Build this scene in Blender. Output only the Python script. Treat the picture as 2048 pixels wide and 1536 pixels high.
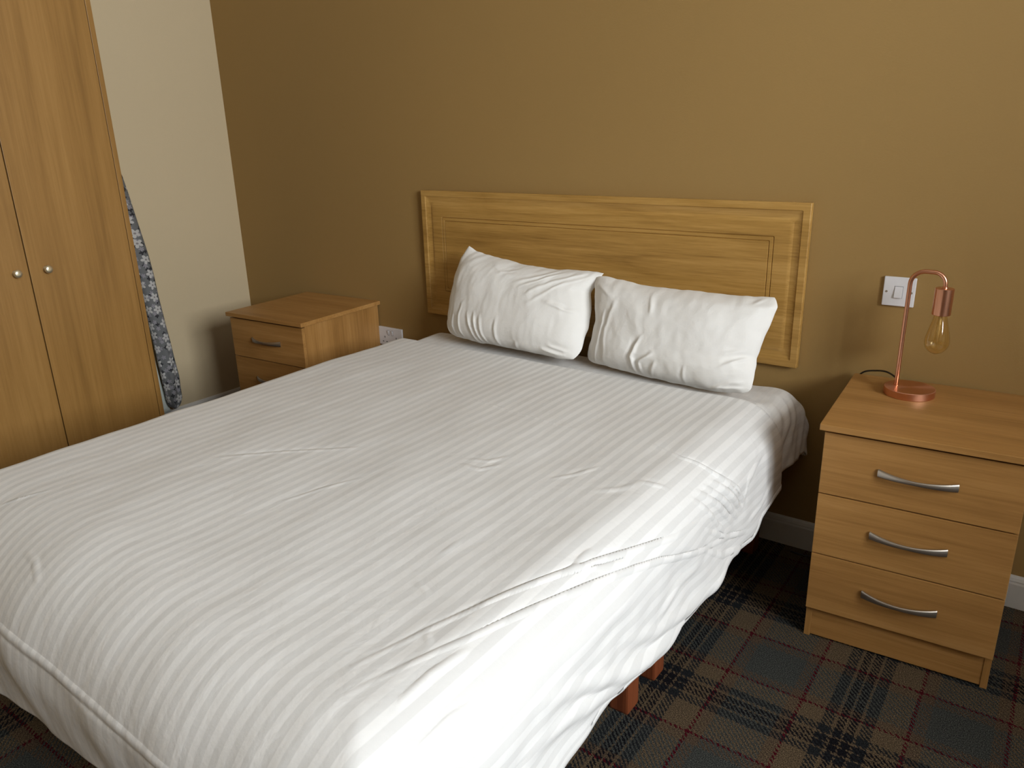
import bpy, bmesh, math, random
import numpy as np
from mathutils import Vector, Matrix

for o in list(bpy.data.objects):
    bpy.data.objects.remove(o, do_unlink=True)
scene = bpy.context.scene
COL = scene.collection
PI = math.pi

# ------------------------------------------------------------------ camera
cam_d = bpy.data.cameras.new('camera')
cam_d.sensor_fit = 'HORIZONTAL'
cam_d.sensor_width = 36.0
cam_d.lens = 27.024
cam_d.clip_start = 0.05
cam = bpy.data.objects.new('camera', cam_d)
COL.objects.link(cam)
_r, _u, _f = (0.812062, 0.583021, -0.02533), (-0.165861, 0.272201, 0.947838), (-0.559504, 0.765502, -0.317745)
cam.matrix_world = Matrix(((_r[0], _u[0], -_f[0], 1.10317), (_r[1], _u[1], -_f[1], -2.47029),
                           (_r[2], _u[2], -_f[2], 1.40646), (0, 0, 0, 1)))
scene.camera = cam

# ------------------------------------------------------------------ colour, world, daylight
vs = scene.view_settings
vs.view_transform = 'Standard'
vs.look = 'None'
vs.exposure = 0.0
vs.gamma = 1.0
vs.use_curve_mapping = False
world = bpy.data.worlds.new('world')
scene.world = world
world.use_nodes = True
world.node_tree.nodes['Background'].inputs[0].default_value = (0.75, 0.85, 1.0, 1)
world.node_tree.nodes['Background'].inputs[1].default_value = 0.5

XL, XR, YF, ZC = -2.4325, 3.60, -4.6, 3.05          # left wall, right wall, wall behind the camera, ceiling
WIN_Y, WIN_Z = (-3.20, -1.40), (1.50, 2.92)        # the window in the right wall
ld = bpy.data.lights.new('window_daylight', 'AREA')
ld.shape = 'RECTANGLE'
ld.size = WIN_Z[1] - WIN_Z[0] - 0.04
ld.size_y = WIN_Y[1] - WIN_Y[0] - 0.04
ld.energy = 292
ld.color = (0.93, 0.97, 1.0)
lo = bpy.data.objects.new('window_daylight', ld)
COL.objects.link(lo)
lo.location = (XR + 0.25, sum(WIN_Y) / 2, sum(WIN_Z) / 2)
lo.rotation_euler = (0, math.radians(90), 0)


# ------------------------------------------------------------------ helpers
def obj(name, verts, faces, mat, parent=None, smooth=False, uv=None, bevel=0):
    me = bpy.data.meshes.new(name)
    me.from_pydata([tuple(v) for v in verts], [], [tuple(f) for f in faces])
    me.update()
    if uv is not None:
        lay = me.uv_layers.new(name='UVMap')
        vi = np.empty(len(me.loops), dtype=np.int32)
        me.loops.foreach_get('vertex_index', vi)
        lay.data.foreach_set('uv', np.asarray(uv, dtype=np.float32)[vi].ravel())
    bm = bmesh.new()
    bm.from_mesh(me)
    bmesh.ops.recalc_face_normals(bm, faces=bm.faces)
    if bevel:
        es = [e for e in bm.edges if len(e.link_faces) == 2 and e.calc_face_angle() > 0.6]
        bmesh.ops.bevel(bm, geom=es, offset=bevel, segments=2, affect='EDGES', profile=0.6, clamp_overlap=True)
    bm.to_mesh(me)
    bm.free()
    if smooth:
        me.polygons.foreach_set('use_smooth', [True] * len(me.polygons))
    me.materials.append(mat)
    o = bpy.data.objects.new(name, me)
    COL.objects.link(o)
    if parent is not None:
        o.parent = parent
    return o


def tag(o, label=None, cat=None, group=None, kind=None):
    for k, v in (('label', label), ('category', cat), ('group', group), ('kind', kind)):
        if v:
            o[k] = v
    return o


def empty(name, loc=(0, 0, 0), rz=0):
    o = bpy.data.objects.new(name, None)
    o.empty_display_size = 0.1
    COL.objects.link(o)
    o.location = loc
    o.rotation_euler = (0, 0, rz)
    return o


def copy_tree(o, parent=None):
    c = o.copy()
    COL.objects.link(c)
    if parent is not None:
        c.parent = parent
    for ch in list(o.children):
        copy_tree(ch, c)
    return c


class MB:
    """collects shapes that become one mesh"""
    def __init__(s):
        s.v, s.f = [], []

    def add(s, v, f):
        n = len(s.v)
        s.v += [tuple(p) for p in v]
        s.f += [tuple(i + n for i in q) for q in f]
        return s

    def box(s, a, b):
        (x0, y0, z0), (x1, y1, z1) = a, b
        return s.add([(x0, y0, z0), (x1, y0, z0), (x1, y1, z0), (x0, y1, z0), (x0, y0, z1), (x1, y0, z1), (x1, y1, z1), (x0, y1, z1)],
                     [(3, 2, 1, 0), (4, 5, 6, 7), (0, 1, 5, 4), (1, 2, 6, 5), (2, 3, 7, 6), (3, 0, 4, 7)])

    def tube(s, pts, rad, n=12, cap=True):
        pts = [Vector(p) for p in pts]
        rads = rad if isinstance(rad, (list, tuple)) else [rad] * len(pts)
        v, f = [], []
        t0 = (pts[1] - pts[0]).normalized()
        ref = Vector((0, 0, 1)) if abs(t0.z) < 0.9 else Vector((1, 0, 0))
        nx = t0.cross(ref).normalized()
        for i, p in enumerate(pts):
            t = (pts[min(i + 1, len(pts) - 1)] - pts[max(i - 1, 0)]).normalized()
            nx = (nx - t * nx.dot(t)).normalized()
            ny = t.cross(nx)
            for k in range(n):
                a = 2 * PI * k / n
                v.append(p + (nx * math.cos(a) + ny * math.sin(a)) * rads[i])
        for i in range(len(pts) - 1):
            for k in range(n):
                k2 = (k + 1) % n
                f.append((i * n + k, i * n + k2, (i + 1) * n + k2, (i + 1) * n + k))
        if cap:
            f.append(tuple(range(n))[::-1])
            f.append(tuple((len(pts) - 1) * n + k for k in range(n)))
        return s.add(v, f)

    def lathe(s, prof, c=(0, 0, 0), n=48, axis='z'):
        """prof: (radius, height) pairs; ends close when the radius is 0"""
        def put(r, a, h):
            p = (r * math.cos(a), r * math.sin(a), h)
            if axis == 'x':
                p = (p[2], p[0], p[1])
            if axis == 'y':
                p = (p[0], p[2], p[1])
            return (p[0] + c[0], p[1] + c[1], p[2] + c[2])
        v, f, rows = [], [], []
        for r, h in prof:
            if r == 0:
                rows.append([len(v)] * n)
                v.append(put(0, 0, h))
            else:
                rows.append(list(range(len(v), len(v) + n)))
                v += [put(r, 2 * PI * k / n, h) for k in range(n)]
        for i in range(len(prof) - 1):
            A, B = rows[i], rows[i + 1]
            for k in range(n):
                k2 = (k + 1) % n
                q = []
                for t in (A[k], A[k2], B[k2], B[k]):
                    if t not in q:
                        q.append(t)
                f.append(tuple(q))
        for R in (rows[0], rows[-1]):
            if len(set(R)) > 1:
                f.append(tuple(R))
        return s.add(v, f)

    def build(s, name, mat, parent=None, smooth=False, bevel=0):
        return obj(name, s.v, s.f, mat, parent, smooth, None, bevel)


def auto_smooth(o, ang=0.6):
    """smooth faces but keep edges sharper than ang"""
    me = o.data
    me.polygons.foreach_set('use_smooth', [True] * len(me.polygons))
    bm = bmesh.new()
    bm.from_mesh(me)
    for e in bm.edges:
        e.smooth = not (len(e.link_faces) == 2 and e.calc_face_angle() > ang)
    bm.to_mesh(me)
    bm.free()
    return o


# ------------------------------------------------------------------ materials
def srgb(r, g, b):
    def c(x):
        x /= 255
        return x / 12.92 if x <= 0.04045 else ((x + 0.055) / 1.055) ** 2.4
    return (c(r), c(g), c(b), 1)


class NT:
    def __init__(s, name):
        s.m = bpy.data.materials.new(name)
        s.m.use_nodes = True
        s.t = s.m.node_tree
        s.b = s.t.nodes['Principled BSDF']

    def n(s, typ, **kw):
        nd = s.t.nodes.new(typ)
        for k, v in kw.items():
            setattr(nd, k, v)
        return nd

    def l(s, a, b):
        s.t.links.new(a, b)

    def math(s, op, a, b=None, c=None):
        nd = s.n('ShaderNodeMath', operation=op)
        for i, x in enumerate((a, b, c)):
            if x is None:
                continue
            if isinstance(x, (int, float)):
                nd.inputs[i].default_value = x
            else:
                s.l(x, nd.inputs[i])
        return nd.outputs[0]

    def mix(s, fac, a, b, mode='MIX'):
        nd = s.n('ShaderNodeMix', data_type='RGBA', blend_type=mode)
        for sock, x in ((nd.inputs[0], fac), (nd.inputs[6], a), (nd.inputs[7], b)):
            if isinstance(x, (int, float)):
                sock.default_value = x
            elif isinstance(x, tuple):
                sock.default_value = x
            else:
                s.l(x, sock)
        return nd.outputs[2]

    def ramp(s, fac, stops, interp='LINEAR'):
        nd = s.n('ShaderNodeValToRGB')
        cr = nd.color_ramp
        cr.interpolation = interp
        while len(cr.elements) > 1:
            cr.elements.remove(cr.elements[-1])
        cr.elements[0].position = stops[0][0]
        cr.elements[0].color = stops[0][1]
        for p, c in stops[1:]:
            e = cr.elements.new(p)
            e.color = c
        s.l(fac, nd.inputs[0])
        return nd.outputs[0]

    def noise(s, vec, scale, detail=2, rough=0.5, w=None, dist=0):
        nd = s.n('ShaderNodeTexNoise')
        if w is not None:
            nd.noise_dimensions = '4D'
            s.l(w, nd.inputs['W'])
        s.l(vec, nd.inputs['Vector'])
        nd.inputs['Scale'].default_value = scale
        nd.inputs['Detail'].default_value = detail
        nd.inputs['Roughness'].default_value = rough
        nd.inputs['Distortion'].default_value = dist
        return nd.outputs['Fac']

    def bump(s, h, strength, dist):
        nd = s.n('ShaderNodeBump')
        nd.inputs['Strength'].default_value = strength
        nd.inputs['Distance'].default_value = dist
        s.l(h, nd.inputs['Height'])
        s.l(nd.outputs[0], s.b.inputs['Normal'])

    def coord(s, which='Object', scale=(1, 1, 1)):
        tc = s.n('ShaderNodeTexCoord')
        mp = s.n('ShaderNodeMapping')
        mp.inputs['Scale'].default_value = scale
        s.l(tc.outputs[which], mp.inputs['Vector'])
        return mp.outputs[0]


def plain(name, col, rough=0.5, metal=0.0, **kw):
    t = NT(name)
    t.b.inputs['Base Color'].default_value = col
    t.b.inputs['Roughness'].default_value = rough
    t.b.inputs['Metallic'].default_value = metal
    for k, v in kw.items():
        t.b.inputs[k].default_value = v
    return t.m


def wood(name, axis, dark, mid, light, across=9.0, rough=0.42, contrast=1.0, fig=1.0):
    """wood grain foil with the grain running along one object axis"""
    t = NT(name)
    sc = [across, across, across]
    sc[axis] = across * 0.07
    v = t.coord('Object', tuple(sc))
    oi = t.n('ShaderNodeObjectInfo')
    w = t.math('MULTIPLY', oi.outputs['Random'], 9.0)
    broad = t.noise(v, 0.55, 3, 0.55, w, 0.4)
    sc2 = [across * 1.0] * 3
    sc2[axis] = across * 0.09
    v2 = t.coord('Object', tuple(sc2))
    warp = t.noise(v2, 0.45, 2, 0.5, w)
    rings = t.math('POWER', t.math('PINGPONG', t.math('MULTIPLY', warp, 13.0 * fig), 1.0), 0.55)
    sc3 = [across * 26] * 3
    sc3[axis] = across * 0.9
    v3 = t.coord('Object', tuple(sc3))
    fib = t.noise(v3, 0.5, 3, 0.6, w)
    sc4 = [across * 60] * 3
    sc4[axis] = across * 2.2
    pores = t.noise(t.coord('Object', tuple(sc4)), 0.5, 1, 0.5, w)
    f = t.math('ADD', t.math('MULTIPLY', t.math('SUBTRACT', broad, 0.5), 1.15 * contrast), 0.5)
    f = t.math('ADD', f, t.math('MULTIPLY', t.math('SUBTRACT', rings, 0.62), 0.30 * contrast))
    f = t.math('ADD', f, t.math('MULTIPLY', t.math('SUBTRACT', fib, 0.5), 1.05 * contrast))
    col = t.ramp(f, [(0.08, dark), (0.5, mid), (0.95, light)])
    pm = t.math('MULTIPLY', t.math('GREATER_THAN', pores, 0.62), 0.16)
    col = t.mix(pm, col, dark)
    t.l(col, t.b.inputs['Base Color'])
    t.b.inputs['Roughness'].default_value = rough
    t.b.inputs['Specular IOR Level'].default_value = 0.4
    t.bump(fib, 0.12, 0.0006)
    return t.m


def paint(name, col, bump=0.25, rough=0.75):
    t = NT(name)
    v = t.coord('Object')
    n1 = t.noise(v, 190, 3, 0.6)
    n2 = t.noise(v, 0.9, 2, 0.5)
    c2 = tuple([col[0] * 0.93, col[1] * 0.93, col[2] * 0.92, 1])
    t.l(t.mix(n2, c2, col), t.b.inputs['Base Color'])
    t.b.inputs['Roughness'].default_value = rough
    t.b.inputs['Specular IOR Level'].default_value = 0.3
    t.bump(n1, bump, 0.0012)
    return t.m


def linen(name, stripes=True, base=(0.77, 0.765, 0.75, 1), dark=(0.665, 0.66, 0.645, 1), period=0.033):
    t = NT(name)
    uvn = t.n('ShaderNodeUVMap')
    v = t.coord('UV')
    if stripes:
        sx = t.n('ShaderNodeSeparateXYZ')
        t.l(uvn.outputs[0], sx.inputs[0])
        tri = t.math('PINGPONG', t.math('DIVIDE', sx.outputs[0], period / 2), 1.0)
        st = t.ramp(tri, [(0.44, (0, 0, 0, 1)), (0.56, (1, 1, 1, 1))])
        col = t.mix(st, dark, base)
        t.l(col, t.b.inputs['Base Color'])
        rr = t.mix(st, (0.85, 0.85, 0.85, 1), (0.5, 0.5, 0.5, 1))
        t.l(rr, t.b.inputs['Roughness'])
    else:
        t.b.inputs['Base Color'].default_value = base
        t.b.inputs['Roughness'].default_value = 0.8
    t.b.inputs['Sheen Weight'].default_value = 0.12
    t.b.inputs['Sheen Roughness'].default_value = 0.5
    t.b.inputs['Specular IOR Level'].default_value = 0.25
    h = t.math('ADD', t.math('MULTIPLY', t.noise(v, 55, 3, 0.6), 1.0), t.math('MULTIPLY', t.noise(v, 13, 3, 0.6, None, 0.6), 2.2))
    t.bump(h, 0.35, 0.0022)
    return t.m


W_DARK, W_MID, W_LIGHT = srgb(132, 92, 46), srgb(164, 120, 66), srgb(186, 142, 86)
M = {}
M['oak_x'] = wood('oak_foil_grain_across', 0, W_DARK, W_MID, W_LIGHT, contrast=0.75)
M['oak_z'] = wood('oak_foil_grain_upright', 2, W_DARK, W_MID, W_LIGHT, contrast=0.75)
M['oak_y'] = wood('oak_foil_grain_deep', 1, W_DARK, W_MID, W_LIGHT, contrast=0.75)
M['head'] = wood('headboard_oak', 0, srgb(136, 100, 46), srgb(172, 132, 68), srgb(196, 156, 90), across=15, contrast=0.95, fig=0.8)
M['ward'] = wood('wardrobe_beech', 2, srgb(122, 88, 42), srgb(146, 108, 56), srgb(164, 125, 70), across=6, rough=0.38, contrast=0.8)
M['gap'] = plain('dark_gap', srgb(40, 18, 12), 0.8)
M['wall'] = paint('ochre_brown_paint', (0.335, 0.208, 0.071, 1))
M['cream'] = paint('beige_paint', (0.55, 0.445, 0.285, 1))
M['ceil'] = paint('ceiling_white', (0.72, 0.70, 0.66, 1))
M['gloss'] = plain('white_gloss_trim', (0.62, 0.61, 0.58, 1), 0.35)
M['plastic'] = plain('white_plastic', (0.74, 0.73, 0.75, 1), 0.3)
M['slot'] = plain('dark_slot', (0.03, 0.03, 0.035, 1), 0.5)
M['steel'] = plain('satin_nickel', (0.47, 0.42, 0.36, 1), 0.42, 1.0)
M['knob'] = plain('satin_brass', (0.80, 0.72, 0.52, 1), 0.3, 0.85)
M['cable'] = plain('black_cable', (0.012, 0.012, 0.014, 1), 0.45)
M['leg'] = wood('stained_pine', 2, srgb(80, 38, 20), srgb(116, 60, 34), srgb(134, 74, 44), across=14)
M['ticking'] = plain('mattress_ticking', (0.55, 0.54, 0.52, 1), 0.9)
M['duvet'] = linen('striped_satin_cotton')
M['sheet'] = linen('striped_sheet', dark=(0.71, 0.70, 0.68, 1), base=(0.76, 0.75, 0.73, 1))
M['under'] = linen('plain_white_cotton', stripes=False, base=(0.72, 0.71, 0.69, 1))
M['pillow'] = linen('pillowcase_cotton', stripes=False, base=(0.80, 0.79, 0.76, 1))
M['lining'] = plain('curtain_lining', (0.62, 0.66, 0.60, 1), 0.9)


def copper(name, radial):
    t = NT(name)
    t.b.inputs['Base Color'].default_value = (0.74, 0.37, 0.235, 1)
    t.b.inputs['Metallic'].default_value = 1.0
    t.b.inputs['Roughness'].default_value = 0.30
    if radial:                       # turned metal: fine circular brushing
        tg = t.n('ShaderNodeTangent', direction_type='RADIAL', axis='Z')
        t.l(tg.outputs[0], t.b.inputs['Tangent'])
        t.b.inputs['Anisotropic'].default_value = 0.75
        t.b.inputs['Roughness'].default_value = 0.34
    return t.m


M['copper'] = copper('brushed_copper', False)
M['copper_turned'] = copper('turned_copper', True)


def amber_glass():
    t = NT('amber_bulb_glass')
    t.b.inputs['Base Color'].default_value = (0.985, 0.91, 0.70, 1)
    t.b.inputs['Roughness'].default_value = 0.0
    t.b.inputs['IOR'].default_value = 1.45
    t.b.inputs['Transmission Weight'].default_value = 1.0
    return t.m


M['bulb'] = amber_glass()


def pane():
    t = NT('window_glass')
    tr = t.n('ShaderNodeBsdfTransparent')
    gl = t.n('ShaderNodeBsdfGlossy')
    gl.inputs['Roughness'].default_value = 0.0
    fr = t.n('ShaderNodeFresnel')
    fr.inputs['IOR'].default_value = 1.45
    mx = t.n('ShaderNodeMixShader')
    t.l(fr.outputs[0], mx.inputs[0])
    t.l(tr.outputs[0], mx.inputs[1])
    t.l(gl.outputs[0], mx.inputs[2])
    t.l(mx.outputs[0], t.t.nodes['Material Output'].inputs['Surface'])
    return t.m


M['glass'] = pane()


def carpet():
    t = NT('tartan_carpet')
    tc = t.n('ShaderNodeTexCoord')
    wn = t.n('ShaderNodeTexNoise')
    wn.inputs['Scale'].default_value = 170
    t.l(tc.outputs['Object'], wn.inputs['Vector'])
    wob = t.n('ShaderNodeVectorMath', operation='MULTIPLY_ADD')
    t.l(wn.outputs['Color'], wob.inputs[0])
    wob.inputs[1].default_value = (0.011, 0.011, 0)
    t.l(tc.outputs['Object'], wob.inputs[2])
    sx = t.n('ShaderNodeSeparateXYZ')
    t.l(wob.outputs[0], sx.inputs[0])
    tan, brn = (0.125, 0.090, 0.055, 1), (0.095, 0.066, 0.045, 1)
    slate, navy, blk, red = (0.060, 0.064, 0.060, 1), (0.019, 0.021, 0.024, 1), (0.010, 0.010, 0.013, 1), (0.075, 0.006, 0.012, 1)

    def sett(period, a):
        # a = width of the slate block between two red lines, the rest carries the dark bands
        b = period - a
        st = [(0.0, red), (0.005, brn), (0.034, slate), (a - 0.030, brn), (a - 0.004, red), (a + 0.005, tan),
              (a + 0.060, navy), (a + 0.085, tan), (a + 0.093, blk), (a + 0.113, tan), (a + 0.117, blk), (a + 0.138, tan),
              (a + 0.146, navy), (a + 0.172, tan), (a + b - 0.004, red)]
        return [(p / period, c) for p, c in st]

    px, py = 0.440, 0.458
    fx = t.math('FRACT', t.math('DIVIDE', t.math('ADD', sx.outputs[0], -0.5485 + 4.40), px))
    fy = t.math('FRACT', t.math('DIVIDE', t.math('ADD', t.math('MULTIPLY', sx.outputs[1], -1.0), -0.5545 + 4.58), py))
    cx = t.ramp(fx, sett(px, 0.196), 'CONSTANT')
    cy = t.ramp(fy, sett(py, 0.192), 'CONSTANT')
    tw = t.math('SINE', t.math('MULTIPLY', t.math('ADD', sx.outputs[0], t.math('MULTIPLY', sx.outputs[1], 1.0)), 2 * PI / 0.0135))
    tn = t.noise(tc.outputs['Object'], 420, 2, 0.6)
    mask = t.math('GREATER_THAN', t.math('ADD', tw, t.math('MULTIPLY', t.math('SUBTRACT', tn, 0.5), 3.0)), 0.0)
    col = t.mix(mask, cx, cy)
    tuft = t.noise(tc.outputs['Object'], 380, 3, 0.7)
    col = t.mix(1.0, col, t.ramp(tuft, [(0.34, (0.25, 0.25, 0.25, 1)), (0.5, (0.85, 0.85, 0.85, 1)), (0.66, (2.6, 2.5, 2.3, 1))]), 'MULTIPLY')
    t.l(col, t.b.inputs['Base Color'])
    t.b.inputs['Roughness'].default_value = 1.0
    t.b.inputs['Specular IOR Level'].default_value = 0.05
    t.bump(tuft, 1.0, 0.006)
    return t.m


M['carpet'] = carpet()


def floral():
    t = NT('floral_curtain_cloth')
    uvn = t.n('ShaderNodeUVMap')

    def flowers(scale, off, petals, r0, rnd=0.55):
        mp = t.n('ShaderNodeMapping')
        mp.inputs['Scale'].default_value = (scale, scale, 1)
        mp.inputs['Location'].default_value = (off, off * 0.7, 0)
        t.l(uvn.outputs[0], mp.inputs[0])
        vo = t.n('ShaderNodeTexVoronoi', voronoi_dimensions='2D')
        vo.inputs['Scale'].default_value = 1.0
        vo.inputs['Randomness'].default_value = rnd
        t.l(mp.outputs[0], vo.inputs['Vector'])
        d = t.n('ShaderNodeVectorMath', operation='SUBTRACT')
        t.l(mp.outputs[0], d.inputs[0])
        t.l(vo.outputs['Position'], d.inputs[1])
        s = t.n('ShaderNodeSeparateXYZ')
        t.l(d.outputs[0], s.inputs[0])
        ang = t.math('ARCTAN2', s.outputs[1], s.outputs[0])
        lob = t.math('ABSOLUTE', t.math('COSINE', t.math('MULTIPLY', ang, petals / 2)))
        rad = t.math('MULTIPLY', t.math('ADD', t.math('MULTIPLY', lob, 0.65), 0.42), r0)
        dist = vo.outputs['Distance']
        return t.math('LESS_THAN', dist, rad), t.math('LESS_THAN', dist, r0 * 0.22)

    big, eye = flowers(16, 0.3, 5, 0.33, 0.35)
    small, _ = flowers(27, 4.1, 5, 0.30, 0.8)
    dark, _ = flowers(24, 9.7, 4, 0.24, 0.9)
    col = t.mix(dark, (0.135, 0.138, 0.138, 1), (0.022, 0.022, 0.026, 1))
    col = t.mix(small, col, (0.24, 0.23, 0.25, 1))
    col = t.mix(big, col, (0.46, 0.45, 0.43, 1))
    col = t.mix(eye, col, (0.22, 0.20, 0.20, 1))
    t.l(col, t.b.inputs['Base Color'])
    t.b.inputs['Roughness'].default_value = 0.85
    return t.m


M['floral'] = floral()

# ------------------------------------------------------------------ the room
T = 0.12


def struct(o):
    return tag(o, kind='structure')


struct(MB().box((XL - T, YF - T, -0.1), (XR + T, T, 0)).build('floor', M['carpet']))
struct(MB().box((XL - T, YF - T, ZC), (XR + T, T, ZC + 0.1)).build('ceiling', M['ceil']))
struct(MB().box((XL - T, 0, 0), (XR + T, T, ZC)).build('wall_back', M['wall']))
struct(MB().box((XL - T, YF, 0), (XL, 0, ZC)).build('wall_left', M['cream']))
struct(MB().box((XL - T, YF - T, 0), (XR + T, YF, ZC)).build('wall_front', M['wall']))
wr = MB()
wr.box((XR, YF, 0), (XR + 0.30, WIN_Y[0], ZC))
wr.box((XR, WIN_Y[1], 0), (XR + 0.30, 0, ZC))
wr.box((XR, WIN_Y[0], 0), (XR + 0.30, WIN_Y[1], WIN_Z[0]))
wr.box((XR, WIN_Y[0], WIN_Z[1]), (XR + 0.30, WIN_Y[1], ZC))
struct(wr.build('wall_right', M['cream']))
wf = MB()
y0, y1, z0, z1 = WIN_Y[0], WIN_Y[1], WIN_Z[0], WIN_Z[1]
xa, xb, w_ = XR + 0.10, XR + 0.16, 0.055
wf.box((xa, y0, z0), (xb, y0 + w_, z1)).box((xa, y1 - w_, z0), (xb, y1, z1))
wf.box((xa, y0 + w_, z0), (xb, y1 - w_, z0 + w_)).box((xa, y0 + w_, z1 - w_), (xb, y1 - w_, z1))
ym = (y0 + y1) / 2
wf.box((xa, ym - 0.03, z0 + w_), (xb, ym + 0.03, z1 - w_))
wfo = struct(wf.build('window_1', M['gloss'], bevel=0.003))
MB().box((xa + 0.026, y0 + w_, z0 + w_), (xa + 0.030, y1 - w_, z1 - w_)).build('window_pane', M['glass'], wfo)
MB().box((XR - 0.03, y0 - 0.04, z0 - 0.03), (xa, y1 + 0.04, z0)).build('window_sill', M['gloss'], wfo, bevel=0.004)


def baseboard(name, a, b, nrm):
    """moulded skirting from a to b, nrm points into the room"""
    prof = [(0, 0), (0.015, 0), (0.015, 0.078), (0.0125, 0.084), (0.0125, 0.088), (0.009, 0.096), (0.004, 0.101), (0, 0.102)]
    v = []
    for p in (a, b):
        for d, z in prof:
            v.append((p[0] + nrm[0] * d, p[1] + nrm[1] * d, z))
    n = len(prof)
    f = [(i, (i + 1) % n, n + (i + 1) % n, n + i) for i in range(n)] + [tuple(range(n)), tuple(range(n, 2 * n))]
    return struct(obj(name, v, f, M['gloss']))


baseboard('baseboard_back', (XL, 0), (XR, 0), (0, -1))
baseboard('baseboard_left', (XL, YF), (XL, -0.0155), (1, 0))


# ------------------------------------------------------------------ bedside chests
SW, SD, SH, ST, OV, MG = 0.4776, 0.4872, 0.6568, 0.0177, 0.012, 0.015
DZ = (0.1009, 0.2772, 0.4584, SH - ST - 0.004)


def handle_mesh():
    n, m = 28, 12
    v, f = [], []
    Lh = 0.178
    for i in range(n + 1):
        s = i / n
        x = (s - 0.5) * Lh
        u = abs(2 * s - 1)
        yy = -0.0235 * (1 - u ** 2.2) - 0.0035
        hh = 0.0056 + 0.0058 * u ** 1.6
        th = 0.0034
        dy = 0.0235 * 2.2 * u ** 1.2 * (2 / Lh) * (1 if s > 0.5 else -1)
        nx, ny = -dy, 1.0
        q = math.hypot(nx, ny)
        nx, ny = nx / q, ny / q
        for k in range(m):
            a = 2 * PI * k / m
            ca, sa = math.cos(a), math.sin(a)
            ca = math.copysign(abs(ca) ** 0.7, ca)
            sa = math.copysign(abs(sa) ** 0.7, sa)
            v.append((x + nx * th * ca, yy + ny * th * ca, hh * sa))
    for i in range(n):
        for k in range(m):
            k2 = (k + 1) % m
            f.append((i * m + k, i * m + k2, (i + 1) * m + k2, (i + 1) * m + k))
    f.append(tuple(range(m)))
    f.append(tuple(n * m + k for k in range(m)))
    return v, f


def bedside_chest():
    r = empty('bedside_chest')
    b0, b1 = OV, SW - OV
    yd = -SD + OV
    yc = yd + 0.0165
    MB().box((0, -SD, SH - ST), (SW, 0, SH)).build('chest_top', M['oak_x'], r, bevel=0.0018)
    for xa_ in (b0, b1 - 0.016):
        MB().box((xa_, yc, 0), (xa_ + 0.016, -0.006, SH - ST)).build('side_panel', M['oak_z'], r, bevel=0.0008)
    MB().box((b0 + 0.016, -0.012, 0.03), (b1 - 0.016, -0.006, SH - ST)).build('back_panel', M['gap'], r)
    MB().box((b0 + 0.016, yc + 0.002, 0.006), (b1 - 0.016, yc + 0.018, DZ[0] + 0.012)).build('plinth', M['oak_x'], r, bevel=0.0008)
    for i in range(3):
        za, zb = DZ[i], DZ[i + 1] - 0.0036
        d = MB().box((b0, yd, za), (b1, yc - 0.0005, zb)).build('drawer', M['oak_x'], r, bevel=0.0012)
        MB().box((b0 + 0.03, yc, za + 0.015), (b1 - 0.03, -0.05, zb - 0.03)).build('drawer_box', M['gap'], d)
        hv, hf = handle_mesh()
        h = auto_smooth(obj('handle', hv, hf, M['steel'], d), 0.9)
        h.location = ((b0 + b1) / 2 + HDX, yd + 0.0005, (za + zb) / 2 + 0.002)
        h['label'] = 'satin nickel bow handle'
    return r


HDX = 0.0
chest = bedside_chest()
chest.location = (0.628, -0.023, 0)
chest.rotation_euler = (0, 0, 0.0545)
tag(chest, 'three-drawer oak-effect bedside chest carrying the copper lamp, right of the bed', 'bedside table', 'pair of bedside chests')
chest2 = copy_tree(chest)
chest2.location = (-1.9242, -0.026, 0)
chest2.rotation_euler = (0, 0, 0.0581)
chest2['label'] = 'oak-effect bedside chest with bare top in the corner, half hidden behind the bed'

# ------------------------------------------------------------------ wardrobe
WX, WY = -1.8525, -0.8912
WB, WH = XL + 0.125, 2.02
ward = empty('wardrobe', ((WX + WB) / 2, WY - 0.41, 0))
tag(ward, 'tall two-door beech-effect wardrobe with small round knobs against the beige wall', 'wardrobe')
ox, oy = ward.location.x, ward.location.y


def wbox(a, b):
    return MB().box((a[0] - ox, a[1] - oy, a[2]), (b[0] - ox, b[1] - oy, b[2]))


dw = 0.3700
ys = [WY, WY - 0.0192, WY - 0.0215 - dw, WY - 0.0245 - dw, WY - 0.0245 - 2 * dw, WY - 0.0262 - 2 * dw, WY - 0.046 - 2 * dw]
wbox((WB, ys[1], 0), (WX, ys[0], WH)).build('side_panel', M['ward'], ward, bevel=0.001)
wbox((WB, ys[6], 0), (WX, ys[5], WH)).build('side_panel', M['ward'], ward, bevel=0.001)
wbox((WB, ys[5], WH - 0.02), (WX, ys[1], WH)).build('top_panel', M['ward'], ward)
wbox((WB, ys[5], 0.0), (WB + 0.006, ys[1], WH - 0.02)).build('back_panel', M['gap'], ward)
wbox((WB + 0.006, ys[5], 0.08), (WX - 0.022, ys[1], 0.098)).build('base_panel', M['ward'], ward)
wbox((WX - 0.05, ys[5], 0.0), (WX - 0.034, ys[1], 0.08)).build('plinth', M['ward'], ward)
wbox((WX - 0.032, ys[5], 0.098), (WX - 0.0188, ys[1], WH - 0.02)).build('shut_line_strip', M['gap'], ward)
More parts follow.
